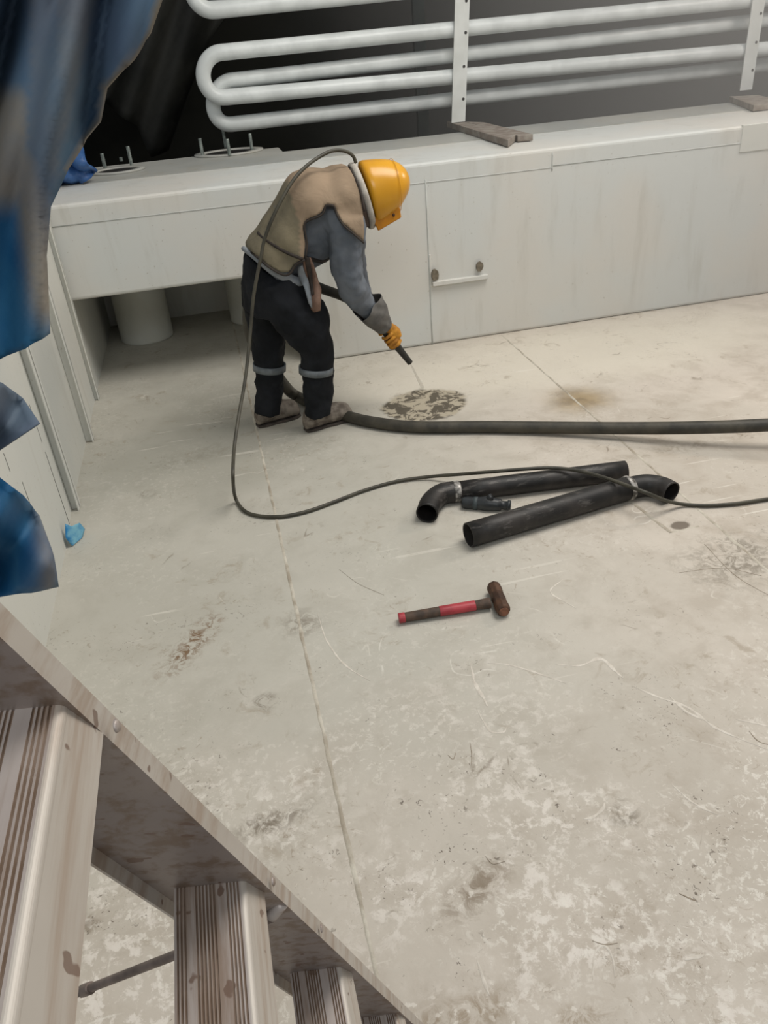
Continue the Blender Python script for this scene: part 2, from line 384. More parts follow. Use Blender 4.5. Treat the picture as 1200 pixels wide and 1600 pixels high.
OX = .55
def smear(pts, wd, mat=None, name='paint_smear'):
    c = catmull([FL(x, y) for x, y in pts], 14); bm = bmesh.new(); prev = None; n = len(c)
    for i, p in enumerate(c):
        t_ = (c[min(i+1, n-1)]-c[max(i-1, 0)]).normalized(); s_ = Vector((-t_.y, t_.x, 0))
        ww = wd*math.sin(math.pi*(i+.4)/(n-.2))**.6*(.75+.7*noise.noise(Vector((p.x*30, p.y*30, 2))))
        off = s_*wd*.5*noise.noise(Vector((p.x*14, p.y*14, 8)))
        r_ = [bm.verts.new(p+off+s_*ww+Vector((0, 0, .0004))), bm.verts.new(p+off+Vector((0, 0, .0016))), bm.verts.new(p+off-s_*ww+Vector((0, 0, .0004)))]
        if prev:
            for k in range(2): bm.faces.new((prev[k], prev[k+1], r_[k+1], r_[k]))
        prev = r_
    obj(name, bm, mat or M['smear'], floor, True)
M['smear'] = simple('white_paint_smear', (214, 207, 196), (196, 188, 176), 40, .6)
M['scratch'] = simple('dark_scratch', (128, 114, 98), (158, 146, 130), 60, .8)
for pts, wd in (([(735, 1036), (742, 1066), (756, 1092), (762, 1104)], .008), ([(744, 1106), (758, 1132), (768, 1144), (786, 1144), (792, 1136)], .004), ([(762, 1036), (800, 1040), (845, 1054), (884, 1068)], .005),
    ([(868, 1038), (905, 1040), (938, 1030), (960, 1048), (974, 1060)], .008), ([(988, 1072), (1025, 1088), (1075, 1106), (1120, 1138), (1200, 1172)], .006), ([(1046, 1088), (1072, 1112), (1108, 1128)], .006),
    ([(496, 958), (510, 1000), (540, 1040), (578, 1064)], .004), ([(912, 1280), (928, 1276), (942, 1262), (944, 1254)], .007), ([(1050, 1226), (1080, 1252), (1122, 1274)], .005), ([(1150, 1124), (1180, 1130), (1210, 1138)], .006),
    ([(926, 1532), (930, 1490), (945, 1478), (958, 1500), (960, 1530)], .004), ([(745, 1500), (755, 1530), (765, 1556)], .005), ([(1070, 1500), (1100, 1492)], .006), ([(880, 905), (860, 925), (900, 950)], .005)):
    smear(pts, wd)
for pts, wd in (([(734, 1160), (737, 1180), (736, 1200)], .0018), ([(758, 1338), (770, 1350), (790, 1346)], .002), ([(925, 1470), (945, 1476), (965, 1474)], .002), ([(1170, 1142), (1185, 1158), (1210, 1166)], .003), ([(1100, 850), (1150, 900), (1210, 935)], .002),
    ([(1060, 895), (1130, 888), (1190, 900)], .002), ([(530, 890), (560, 912), (600, 930)], .0012), ([(700, 1180), (708, 1186), (712, 1176)], .002), ([(1060, 1396), (1078, 1404), (1090, 1408)], .003)):
    smear(pts, wd, M['scratch'], 'scratch')
def opening_wall():
    bm = bmesh.new(); prof = [(XL, .645), (OX, .645), (OX, 0), (XR, 0), (XR, TOP), (XL, TOP)]
    A = [bm.verts.new((x, WY, z)) for x, z in prof]; B = [bm.verts.new((x, 6.62, z)) for x, z in prof]
    bm.faces.new(A); bm.faces.new(B[::-1])
    for k in range(6): bm.faces.new((A[k], A[(k+1)%6], B[(k+1)%6], B[k]))
    return bm
wall = tag(obj('wall_back', opening_wall(), M['wall'], bevel=.022), 'white steel bulkhead with a low opening at its left end', kind='structure')
bm = bmesh.new(); box(bm, (XL, 6.6, .645), (.68, 6.9, TOP)); box(bm, (XL-.1, 6.9, 0), (.68, 6.95, TOP)); obj('recess_panel', bm, M['wall'], wall)
bm = bmesh.new(); box(bm, (XL, 6.08, TOP), (.68, 6.9, TOP+.004)); box(bm, (.68, 6.08, TOP), (XR, 6.62, TOP+.004)); tag(obj('ledge_top', bm, M['ledge'], wall), 'grey dust covered top of the bulkhead')
# weld lines on the bulkhead face
def face_line(x0, z0, x1, z1, wd=.005, proud=.006):
    bm = bmesh.new(); tube(bm, [(x0, WY, z0), ((x0+x1)/2, WY, (z0+z1)/2), (x1, WY, z1)], wd, 8, 3)
    obj('weld_line', bm, M['face_weld'], wall, True)
face_line(1.447, 0, 1.447, 1.12); face_line(XL, 1.10, 2.326, 1.10, .0035); face_line(2.326, 1.08, 2.326, 1.19); face_line(2.326, 1.11, 8.5, 1.11, .0035)
bm = bmesh.new(); box(bm, (3.72, WY-.007, 1.05), (4.5, WY+.02, 1.225)); tag(obj('doubler_plate', bm, M['wall_l'], wall, bevel=.004), 'pale plate at the far right of the bulkhead')
bm = bmesh.new(); box(bm, (1.462, WY-.03, .425), (1.865, WY+.01, .455))
box(bm, (1.448, WY-.006, .42), (1.46, WY+.01, .64)); obj('bracket_lip', bm, M['wall'], wall, bevel=.004)
for px, py, s in ((680, 430, 1.0), (750, 417, .9)):
    bm = bmesh.new(); c = W(px, py, WY-.032); n = 9
    ring = [bm.verts.new(c+Vector((math.cos(k/n*6.283)*.03*s*random.uniform(.8, 1.15), 0, math.sin(k/n*6.283)*.042*s*random.uniform(.85, 1.1)))) for k in range(n)]
    rin = [bm.verts.new(v.co+Vector((0, .02, 0))) for v in ring]; bm.faces.new(ring); [bm.faces.new((ring[k], rin[k], rin[(k+1)%n], ring[(k+1)%n])) for k in range(n)]
    tag(obj('cut_mark', bm, M['brownmark'], wall, bevel=.002), 'rough brown bare-metal mark')

# left bulkhead
bm = bmesh.new(); box(bm, (XL-.02, 3.62, 0), (XL, 7.1, TOP)); box(bm, (XL-.02, 1.0, 0), (XL+.012, 3.60, TOP))
wl = tag(obj('wall_left', bm, M['wall_l']), 'pale steel bulkhead with vertical stiffeners', kind='structure')
for y, d, wd in ((5.26, .03, .05), (4.6, .045, .06), (3.78, .04, .07)):
    bm = bmesh.new(); box(bm, (XL, y-.007, 0.0), (XL+d, y+.007, TOP)); box(bm, (XL+d-.008, y-wd/2, 0.0), (XL+d, y+wd/2, TOP))
    obj('stiffener', bm, M['wall_l'], wl, bevel=.003)
bm = bmesh.new(); box(bm, (XL-.01, 3.585, .02), (XL+.0125, 3.592, .42)); box(bm, (XL-.01, 3.585, .47), (XL+.0125, 3.59, .66)); obj('gap_line', bm, M['groove'], wl)
bm = bmesh.new(); box(bm, (XL-.01, 3.10, .36), (XL+.0125, 3.105, .52)); box(bm, (XL-.01, 3.0, .62), (XL+.0125, 3.005, .7)); obj('gap_line', bm, M['groove'], wl)
# dark space beyond
bm = bmesh.new(); box(bm, (-6, 10.5, -1), (XR+3, 10.6, 6))
tag(obj('wall_far', bm, M['dark']), 'dark hold wall beyond the pipes', kind='structure')
bm = bmesh.new(); box(bm, (-6, 6.95, .2), (XR+3, 10.5, .3)); box(bm, (XL-5, 5.0, .2), (XL-.06, 10.5, .4))
tag(obj('floor_far', bm, M['dark']), 'dark lower deck beyond the bulkhead', kind='structure')
# black sheeting hanging over the dark space at the left
def fs(x, y):
    p = W(x, y, 8.6); f = (x*.04+y*.012); p.y += .12*math.sin(f)+.08*math.sin(f*2.3+1); return p
bm = sheet([(60, -260), (420, -260), (405, -40), (330, 60), (292, 150), (262, 236), (236, 244), (214, 196), (160, 160), (60, 240)], 12, fs)
o = obj('black_sheeting', bm, M['darktarp'], None, True); sm = o.modifiers.new('s', 'SOLIDIFY'); sm.thickness = .01
tag(o, 'black plastic sheeting hanging in the dark behind the blue tarpaulin', 'sheeting')

# ------------------------------------------------------------------ pillars in the recess
for (cx, cy, r), lb in (((-.607, 6.47, .205), 'white round pillar in the low opening, the fully visible one'),
                        ((.275, 6.58, .205), 'white round pillar in the low opening, half hidden by the worker')):
    bm = bmesh.new(); n = 40
    loft(bm, [((cx, cy, z), (rr, 0, 0), (0, rr, 0)) for z, rr in ((0, r*.99), (.006, r+.004), (.02, r), (.6, r), (.645, r))], n)
    o = obj('pillar', bm, M['pillar'], None, True); tag(o, lb, 'pillar', 'pillars under the bulkhead')

# ------------------------------------------------------------------ flanges with studs on the ledge
def flange(pts, c, rx, ry, label):
    t = thing('stud_flange', label, 'flange', (c[0], c[1], TOP+.004), 'stud rings on the ledge')
    bm = bmesh.new(); n = 36
    for k in range(n):
        a0, a1 = 2*math.pi*k/n, 2*math.pi*(k+1)/n
        P = lambda a, s, z: (c[0]+math.cos(a)*rx*s, c[1]+math.sin(a)*ry*s, TOP+z)
        q = [[bm.verts.new(P(a, s, z)) for s, z in ((1, .004), (1, .018), (.72, .018), (.72, .004))] for a in (a0, a1)]
        for j in range(4): bm.faces.new((q[0][j], q[0][(j+1)%4], q[1][(j+1)%4], q[1][j]))
    bmesh.ops.remove_doubles(bm, verts=bm.verts[:], dist=1e-5)
    obj('ring', bm, M['ledge'], t, True)
    bm = bmesh.new(); loft(bm, [((c[0], c[1], TOP+z), (rx*.72, 0, 0), (0, ry*.72, 0)) for z in (.004, .009)], 32)
    tag(obj('hole_cover', bm, M['hole'], t), 'black opening')
    for x, y, h in pts:
        bm = bmesh.new(); secs = []
        for i in range(26):
            rr = .014 if i % 2 else .0125; secs.append(((x, y, TOP+.01+h*i/25), (rr, 0, 0), (0, rr, 0)))
        loft(bm, secs, 12); obj('stud', bm, M['bolt'], t, True)
c1 = FL(185, 266, TOP); c2 = FL(357, 238, TOP)
def lp(px, py): p = FL(px, py, TOP+.01); return (p.x, p.y)
flange([lp(165, 265)+(.11,), lp(206, 259)+(.135,), lp(190, 252)+(.03,)], (c1.x, c1.y-.1), .2, .17, 'ring of upright studs on the ledge beside the blue tarp')
flange([lp(317, 244)+(.125,), lp(359, 243)+(.115,), lp(394, 235)+(.12,), lp(353, 231)+(.13,)], (c2.x, c2.y-.1), .27, .2, 'ring of upright studs on the ledge behind the worker')

# ------------------------------------------------------------------ pipe coil
YC = 6.9
coil = thing('pipe_coil', 'white painted serpentine pipe coil held by two flat drilled bars above the ledge', 'pipe coil', (2.2, YC, TOP+.03))
def loop(ul, ur, ll, lr, bx, dy, rad, name='pipe_loop'):
    """U-shaped pipe: upper run and lower run given by two photo points each, bend at the left"""
    A, B_ = W(ul[0], ul[1], YC+dy), W(ur[0], ur[1], YC+dy); C_, D = W(ll[0], ll[1], YC+dy), W(lr[0], lr[1], YC+dy)
    eA = A+(B_-A).normalized()*8.2; eC = C_+(D-C_).normalized()*8.2
    mid = (A+C_)/2; hr = (A-C_).length/2; ax = (A-C_).normalized(); out_ = -((B_-A).normalized())
    arc = [mid+ax*hr*math.cos(k/12*math.pi)+out_*hr*bx*math.sin(k/12*math.pi) for k in range(1, 12)]
    st = hr*.26; uu = (B_-A).normalized(); vv_ = (D-C_).normalized()
    pts = [eA+(A-eA)*k/6 for k in range(6)]+[A+uu*.35, A+uu*st*2, A+uu*st, A]+arc+[C_, C_+vv_*st, C_+vv_*st*2, C_+vv_*.35]+[C_+(eC-C_)*k/6 for k in range(1, 7)]
    bm = bmesh.new(); tube(bm, pts, rad, 18, 4); return obj(name, bm, M['coil'], coil, True)
loop((345, 82), (1155, 2), (352, 152), (1155, 80), 1.0, 0, .056)
loop((362, 126), (1155, 36), (362, 194), (1155, 106), .95, .125, .056)
loop((328, -64), (1155, -146), (335, 16), (1155, -66), 1.0, 0, .056)
loop((345, -90), (1155, -176), (350, -4), (1155, -92), .9, .125, .056)
for top, bot, lb in (((727, -140), (716, 191), None), ((1206, -140), (1165, 141), None)):
    a, b = W(top[0], top[1], YC-.07), W(bot[0], bot[1], YC-.07); b.z = max(b.z, TOP+.05)
    ax = (a-b).normalized(); s = Vector((1, 0, 0)); bm = bmesh.new()
    for (x0, x1, y0, y1) in ((-.058, .058, -.006, .006),):
        v = [bm.verts.new(q+s*x+Vector((0, y, 0))) for q in (b, a) for x in (x0, x1) for y in (y0, y1)]
        for f in ((0,1,3,2),(4,6,7,5),(0,4,5,1),(2,3,7,6),(0,2,6,4),(1,5,7,3)): bm.faces.new([v[i] for i in f])
    br = obj('support_bar', bm, M['strip'], coil, bevel=.002)
    L = (a-b).length
    for k, f in enumerate((.12, .285, .45, .60, .8)):
        p = b+ax*L*f+s*(.03 if k % 2 else .034)+Vector((0, -.0065, 0)); bm = bmesh.new()
        loft(bm, [(p, (.011, 0, 0), (0, 0, .011)), (p+Vector((0, -.002, 0)), (.011, 0, 0), (0, 0, .011))], 12)
        obj('bolt_hole', bm, M['hole'], br)
for bx, hz in ((655, 0), ):
    bm = bmesh.new(); p = W(bx, 60, YC+.9); box(bm, (p.x-.05, p.y-.03, .3), (p.x+.05, p.y+.03, 3.2))
    tag(obj('steel_post', bm, simple('dark_teal_post', (52, 60, 60), (60, 68, 66))), 'dark grey upright post behind the white pipes', 'post')
# planks under the bars
def plank(corners, th, label, group='planks on the ledge'):
    bm = bmesh.new(); lo = [bm.verts.new((x, y, TOP+.006)) for x, y in corners]; hi = [bm.verts.new((x, y, TOP+.006+th)) for x, y in corners]
    bm.faces.new(lo[::-1]); bm.faces.new(hi)
    for k in range(4): bm.faces.new((lo[k], lo[(k+1)%4], hi[(k+1)%4], hi[k]))
    return tag(obj('wooden_plank', bm, M['wood'], None, bevel=.004), label, 'plank', group)
def T(px, py, z=TOP+.05): p = FL(px, py, z); return (p.x, p.y)
a, b, c, d = T(700, 190), T(795, 220), T(805, 213), T(722, 189)
plank([T(698, 190), T(794, 219), T(806, 210), T(724, 190)], .045, 'grey weathered plank under the first white bar, its square end nearest')
plank([T(727, 189.5), T(809, 211), T(833, 209), T(757, 190.5)], .042, 'shorter weathered plank lying against its neighbour by the first white bar')
plank([T(1140, 150), T(1178, 164), T(1230, 158), T(1185, 148)], .042, 'brownish plank on the ledge under the second white bar at far right')

# blue tarp heap on the ledge
def ft(x, y):
    p = W(x, y, 6.1); u = noise.noise(Vector((x*.05, y*.05, 1))); p.y += .18*u; return p
bm = sheet([(40, 225), (120, 222), (136, 248), (152, 268), (140, 280), (112, 292), (60, 300)], 5, ft)
o = obj('blue_tarp_heap', bm, M['tarp2'], None, True); s = o.modifiers.new('s', 'SOLIDIFY'); s.thickness = .02; s.offset = -1
tag(o, 'crumpled light blue tarp resting on the left end of the ledge', 'tarp')
# plastic scrap by the left bulkhead
def fp(x, y):
    p = FL(x, y, .0); k = (840-y)/56; return Vector((XL+.02+.05*(x-102)/20+.02*(1-k), 3.40+.35*(1-k)*0+(x-102)*.004, max(.004, .12*k)))
bm = sheet([(102, 840), (100, 812), (108, 786), (113, 800), (124, 806), (126, 826), (116, 842)], 4, fp)
o = obj('plastic_scrap', bm, M['scrap'], None, True); s = o.modifiers.new('s', 'SOLIDIFY'); s.thickness = .003
tag(o, 'small bright blue plastic scrap at the foot of the left bulkhead', 'scrap')

# ------------------------------------------------------------------ hanging blue tarpaulin close to the ladder
TP = [(-260, -260), (380, -260), (300, -100), (254, 0), (236, 52), (202, 100), (168, 138), (158, 190), (128, 226), (104, 262), (76, 322), (70, 400), (75, 520), (40, 545), (0, 560),
      (-60, 572), (-60, 590), (0, 597), (36, 622), (63, 662), (30, 684), (0, 704), (-50, 728), (-40, 738), (0, 746), (34, 772), (62, 806), (78, 850), (90, 915), (50, 924), (0, 933), (-260, 960)]
edge_r = [(300, -100), (254, 0), (236, 52), (202, 100), (168, 138), (158, 190), (128, 226), (104, 262)]
def bumpf(x, c, w_): return math.exp(-((x-c)/w_)**2)
FOLD = {}
def ftp(x, y):
    if y < 575:
        xs = x+ (y*.16 if y < 300 else 48)
        d = .045*math.sin(xs*.042+.6)+.022*math.sin(xs*.085+y*.004)+.02*math.sin(y*.02+x*.02)
    else:
        d = .05*math.sin(x*.05+y*.03)+.03*math.sin((x-y)*.04)
    p = W(x, y, 1.15+d)
    # tan bands mixed into the blue along the folds
    def sm(a_, b_, v):
        t_ = max(0, min(1, (v-a_)/(b_-a_))); return t_*t_*(3-2*t_)
    if y < 575:
        f = .85*sm(100, 170, y)*sm(350, 290, y)*sm(62, 36, x)
        cx = 38+(y-250)*.118
        f = max(f, .9*bumpf(x, cx+6, 24)*sm(190, 260, y)*sm(540, 470, y) if x > cx else .9*bumpf(x, cx, 17)*sm(190, 260, y)*sm(540, 470, y))
        f = max(f, .55*sm(78, 96, x)*sm(168-y*.25, 140-y*.25, x)*sm(330, 200, y), .5*sm(40, 52, x)*sm(100, 84, x)*sm(320, 250, y))
        f = max(f, .9*bumpf(linedist((x, y), edge_r), 0, 8), .3*sm(300, 150, y))
    else:
        f = max(.4*sm(722, 705, y), .55*bumpf(x-(y-800)*.1, 66, 16)*sm(730, 760, y))
    FOLD[(round(p.x, 5), round(p.z, 5))] = f
    return p
bm = sheet(TP, 11, ftp)
tarp = obj('blue_tarpaulin', bm, M['tarp'], None, True)
at = tarp.data.attributes.new('fold', 'FLOAT', 'POINT')
for i, v in enumerate(tarp.data.vertices): at.data[i].value = FOLD.get((round(v.co.x, 5), round(v.co.z, 5)), 0)
s = tarp.modifiers.new('s', 'SOLIDIFY'); s.thickness = .003
tag(tarp, 'large blue and tan tarpaulin with torn flaps hanging beside the ladder', 'tarpaulin')

# ------------------------------------------------------------------ ladder
S = Vector((.0605, .083, -.3005)); Q1 = Vector((-.107, .337, 1.685))
LAD = thing('step_ladder', 'dusty aluminium step ladder with ribbed treads in the near left corner', 'ladder', (.24, .55, 0))
TR = {1: Vector((-.104, .337, 1.681)), 2: Vector((-.052, .42, 1.390)), 3: Vector((.010, .503, 1.080))}
def PF(k): return TR[k] if k in TR else Q1+S*(k-1)                     # front corner of tread k on the far rail
backv = Vector((-.067, 0, .034))                 # from front corner back across the rail
def rail(sgn):
    off = Vector((0, 0, 0)) if sgn > 0 else Vector((0, -.47, 0))
    SS = S if sgn > 0 else Vector((S.x, -S.y*.6, S.z))
    if sgn < 0: off = off+Vector((0, 0, 0))
    base = (Q1 if sgn > 0 else Q1+off)
    n = SS.cross(backv).normalized(); n = n if n.y*sgn > 0 else -n       # outward
    k1 = (1.685-.0)/.3005
    top, bot = base-SS*1.25, base+SS*(k1-.02)
    e = (backv-SS*backv.dot(SS)/SS.length_squared).normalized()
    prof = [(0.004, 0), (0.004, .0115), (.0015, .0115), (.0015, .002), (-.0, .002)]  # front lip outwards
    # z-section: front lip outward, web, rear lip inward ; coordinates (along e, along n)
    w_ = backv.length+.012
    w_ = backv.length+.006
    prof = [(-.002, .015), (.0005, .015), (.0005, .0025), (w_, .0025), (w_, -.011), (w_-.0025, -.011), (w_-.0025, 0), (-.002, 0)]
    bm = bmesh.new(); r = [[bm.verts.new(q+e*u+n*v) for u, v in prof] for q in (top, bot)]
    m_ = len(prof)
    for k in range(m_):
        f = bm.faces.new((r[0][k], r[0][(k+1)%m_], r[1][(k+1)%m_], r[1][k]))
        f.material_index = 1 if k in (6,) else 0
    bm.faces.new(r[0][::-1]); bm.faces.new(r[1])
    o = obj('side_rail', bm, [M['alu_nose'], M['alu_web']], LAD)
    bm = bmesh.new(); c = bot+e*w_*.5; box(bm, (c.x-.05, c.y-.015, 0), (c.x+.05, c.y+.015, .05))
    obj('rubber_foot', bm, M['black'], o, bevel=.004)
    return o
rail(1); rail(-1)
def tread(k):
    f = PF(k); nf = 60; bm = bmesh.new()
    d = 1.0
    # profile in XZ from the rear edge to the nosing, then down and back
    W_ = .0525; prof = []
    clusters = [(.002, .0095), (.0165, .0315), (.041, .050)]
    x = 0; per = .0028
    prof.append((0, -.02, 0)); prof.append((0, 0, 0))
    for a, b in clusters:
        u = a
        while u < b:
            prof += [(u, 0, 0), (u+.0005, -.0012, 1), (u+.0011, -.0012, 1), (u+.0016, 0, 0)]
            u += per
    prof.append((W_, 0, 0))
    for i in range(1, 9):
        a = i/8*math.pi/2; prof.append((W_+.005*math.sin(a), -.005*(1-math.cos(a)), 2))
    prof.append((W_+.015, -.034, 2)); prof.append((W_+.0135, -.034, 2)); prof.append((W_+.0045, -.010, 2)); prof.append((W_-.001, -.003, 2)); prof.append((.0015, -.003, 0)); prof.append((.0015, -.02, 0))
    x0 = f.x-.0675; z0 = f.z+.034; y1 = f.y+.001; ln = .47+ (k-1)*.13
    ys = [y1, y1-ln*.33, y1-ln*.66, y1-ln]
    rows = []
    for j, y in enumerate(ys):
        # rear corner follows the rail a little
        rows.append([bm.verts.new((x0+u, y, z0+v)) for u, v, _ in prof])
    n = len(prof)
    for r, s_ in zip(rows, rows[1:]):
        for i in range(n):
            q = bm.faces.new((r[i], r[(i+1)%n], s_[(i+1)%n], s_[i])); a, b = prof[i][2], prof[(i+1)%n][2]
            q.material_index = 1 if (a == 1 or b == 1) else (2 if 2 in (a, b) else 0)
    bm.faces.new(rows[0][::-1]); bm.faces.new(rows[-1])
    return obj('tread', bm, [M['alu'], M['groove_b'], M['alu_nose']], LAD)
for k in (1, 2, 3, 4, 5, 6): tread(k)
# brace rod with its end piece
a = W(120, 1552, .62); b = W(300, 1482, .52); c = W(424, 1432, .432); e = W(440, 1413, .432)
bm = bmesh.new(); tube(bm, [a, (a+b)/2, b, c], .0052, 12, 3); rod = obj('brace_rod', bm, M['rod'], LAD, True)
bm = bmesh.new(); tube(bm, [c, (c+e)/2, e+(e-c)*.1], .0055, 10, 2); tag(obj('rod_end', bm, M['alu'], rod, True), 'pale squared end of the rod')
bm = bmesh.new(); q = a+(b-a)*.12; tube(bm, [q-(b-a)*.06, q, q+(b-a)*.02], .0075, 12, 2); obj('rod_collar', bm, M['rod'], rod, True)
for k, fr in ((1.0, .3), (1.95, .25), (2.45, .6)):
    p = PF(k)+Vector((0, .006, 0))-backv.normalized()*.003; bm = bmesh.new()
    n = S.cross(backv).normalized(); t_ = S.normalized(); u_ = backv.normalized()
    p = PF(k)+n*(.006 if n.y > 0 else -.006)-u_*.006
    loft(bm, [(p, t_*.004, n*.004), (p-u_*.0015, t_*.003, n*.003)], 12); obj('rivet', bm, M['alu'], LAD, True)

# ------------------------------------------------------------------ black pipes with elbows
def open_tube(pts, r, wall_, mats, name, parent, res=6, n=28):
    bm = bmesh.new(); o1 = tube(bm, pts, r, n, res, False, ref=Vector((0, 0, 1))); i1 = tube(bm, pts, r-wall_, n, res, False, ref=Vector((0, 0, 1)), mi=1)
    for A, B_ in ((o1[0], i1[0]), (o1[-1], i1[-1])):
        for k in range(n): bm.faces.new((A[k], A[(k+1)%n], B_[(k+1)%n], B_[k]))
    o = obj(name, bm, mats, parent, True)
    o.data.polygons.foreach_set('use_smooth', [True]*len(o.data.polygons)); return o
def elbow_pipe(name, label, joint, far, elb, r, re):
    """straight run from far to joint, then elbow points"""
    j, f = Vector(joint), Vector(far); t = thing(name, label, 'pipe', (j+f)/2*Vector((1, 1, 0)) if False else Vector(((j.x+f.x)/2, (j.y+f.y)/2, 0)))
    open_tube([j, (j+f)/2, f], r, .006, [M['pipe'], M['pipe_in']], 'pipe_run', t, 3)
    open_tube([j]+[Vector(e) for e in elb], re, .006, [M['pipe'], M['pipe_in']], 'elbow', t, 8)
    d = (j-f).normalized(); bm = bmesh.new()
    tube(bm, [j-d*.022, j-d*.008, j+d*.010], [r+.001, r+.0045, re+.001], 28, 3, True, ref=Vector((0, 0, 1)))
    tag(obj('weld_ring', bm, M['weldring'], t, True), 'bare silvery weld ring')
    return t
rp = .052
J = FL(712, 768, rp); Fa = FL(977, 735, rp); e1 = FL(690, 772, rp); e2 = FL(674, 785, rp); e3 = FL(668, 800, rp)
elbow_pipe('elbow_pipe', 'black pipe with left-hand elbow, the farther of the pair, air hose across it', J, Fa, [e1, e2, e3+(e3-e2)*.15], rp-.003, rp)
rp2 = .056
J = FL(984, 762, rp2); Fa = FL(732, 836, rp2); e1 = FL(1010, 758, rp2); e2 = FL(1034, 762, rp2); e3 = FL(1046, 768, rp2)
elbow_pipe('elbow_pipe', 'black pipe with right-hand elbow, the nearer of the pair, scuffed along its top', J, Fa, [e1, e2, e3+(e3-e2)*.25], rp2, rp2-.004)
A = FL(722, 785, .028); B_ = FL(798, 790, .028); d = (B_-A)
bm = bmesh.new(); prof = [(0, .022), (.03, .026), (.12, .03), (.3, .03), (.42, .032), (.5, .036), (.6, .034), (.72, .03), (.8, .028), (.82, .02), (.93, .02), (.94, .026), (1, .024)]
u = d.normalized(); a_ = Vector((0, 0, 1)); b_ = u.cross(a_)
loft(bm, [(A+d*s_+Vector((0, 0, max(0, r_-.028)*.3)), a_*r_, b_*r_) for s_, r_ in prof], 24)
tube(bm, [A+d*.55, A+d*.57+Vector((0, 0, .03)), A+d*.62+Vector((.0, 0, .042))], .018, 12, 3)
cp = obj('hose_coupling', bm, simple('black_coupling', (38, 40, 42), (54, 58, 60), 12, .4, bump=.2), None, True)
tag(cp, 'small black stepped hose coupling lying between the two black pipes', 'coupling')
bm = bmesh.new(); loft(bm, [(A+d*s_, a_*.0315, b_*.0315) for s_ in (.24, .33)], 24); obj('band', bm, simple('coupling_band', (66, 74, 76)), cp, True)

# ------------------------------------------------------------------ sledge hammer
A = FL(623, 966, .022); B_ = FL(770, 941, .026); d = B_-A; u = d.normalized(); b_ = Vector((-u.y, u.x, 0)); up = Vector((0, 0, 1))
ham = thing('sledge_hammer', 'sledge hammer with red and black handle and rusty head on the floor', 'hammer', ((A.x+B_.x)/2, (A.y+B_.y)/2, 0))
def hseg(name, s0, s1, r0, r1, mat, lb=None, parent=ham):
    bm = bmesh.new(); loft(bm, [(A+d*(s0+(s1-s0)*k/4), b_*(r0+(r1-r0)*k/4)*1.15, up*(r0+(r1-r0)*k/4)) for k in range(5)], 20)
    o = obj(name, bm, mat, parent, True, bevel=.001)
    if lb: o['label'] = lb
    return o
hseg('handle_cap', 0, .065, .019, .0195, M['red'], 'red end cap')
g = hseg('grip', .06, .44, .018, .0185, M['grip'], 'dirty black grip')
hseg('handle_shaft', .43, .81, .0195, .0195, M['red'], 'red shaft')
hseg('handle_neck', .80, .97, .0175, .0205, M['grip'], 'black neck')
h0, h1 = FL(773, 921, .032), FL(785, 950, .032); dv = h1-h0; hd = dv.normalized(); L = dv.length
sd = Vector((-hd.y, hd.x, 0)); bm = bmesh.new()
loft(bm, [(h0+dv*s_, sd*r_, up*r_) for s_, r_ in ((-.22, .020), (-.19, .027), (-.02, .031), (.12, .03), (.3, .028), (.5, .030), (.7, .028), (.88, .03), (1.02, .031), (1.16, .027), (1.20, .021))], 8)
head = obj('hammer_head', bm, M['rust'], ham, bevel=.003); head['label'] = 'rusty brown steel head'
bm = bmesh.new(); loft(bm, [(h0+dv*s_, sd*.020, up*.020) for s_ in (1.195, 1.215)], 20); tag(obj('striking_face', bm, M['worn'], head), 'worn reddish striking face')

# ------------------------------------------------------------------ worker
PY = 4.31
def G(px, py, lat=0.0): return W(px, py, PY+lat)          # lat<0 is nearer the viewer
body_b = bmesh.new()
SK = dict(
 torso=[(412, 412), (445, 375), (485, 335), (520, 310), (548, 298)], torso_r=[.145, .14, .165, .16, .09],
)
def limb(bm, pts, rad, flat=1.0, n=18): tube(bm, [G(*p) for p in pts], rad, n, 6, True, flat)
limb(body_b, [(415, 430, 0), (445, 380, 0), (485, 342, 0), (522, 318, 0)], [.10, .10, .13, .12], 1.2)
limb(body_b, [(520, 312, 0), (550, 303, 0), (575, 302, 0)], [.10, .06, .055])
limb(body_b, [(568, 300, 0), (590, 300, 0), (615, 297, 0), (625, 294, 0)], [.05, .085, .085, .06], .85)
limb(body_b, [(592, 325, 0), (600, 332, 0)], [.02, .01])                       # nose towards the visor
for sg in (-1, 1):
    limb(body_b, [(525, 325, sg*.16), (545, 360, sg*.19), (548, 440, sg*.18), (575, 485, sg*.09), (597, 512, sg*.03)], [.06, .055, .045, .035, .03])
limb(body_b, [(425, 425, -.08), (468, 480, -.1), (497, 540, -.09), (494, 610, -.08), (495, 645, -.08)], [.055, .07, .06, .05, .035])
limb(body_b, [(410, 425, .08), (415, 480, .1), (420, 545, .1), (420, 600, .09), (416, 632, .1)], [.06, .08, .06, .05, .035])
person = obj('person', body_b, M['skin'], None, True); remesh(person, .014, 4); bake(person)
tag(person, 'worker in yellow blasting helmet and tan cape bending over to blast the floor', 'person')

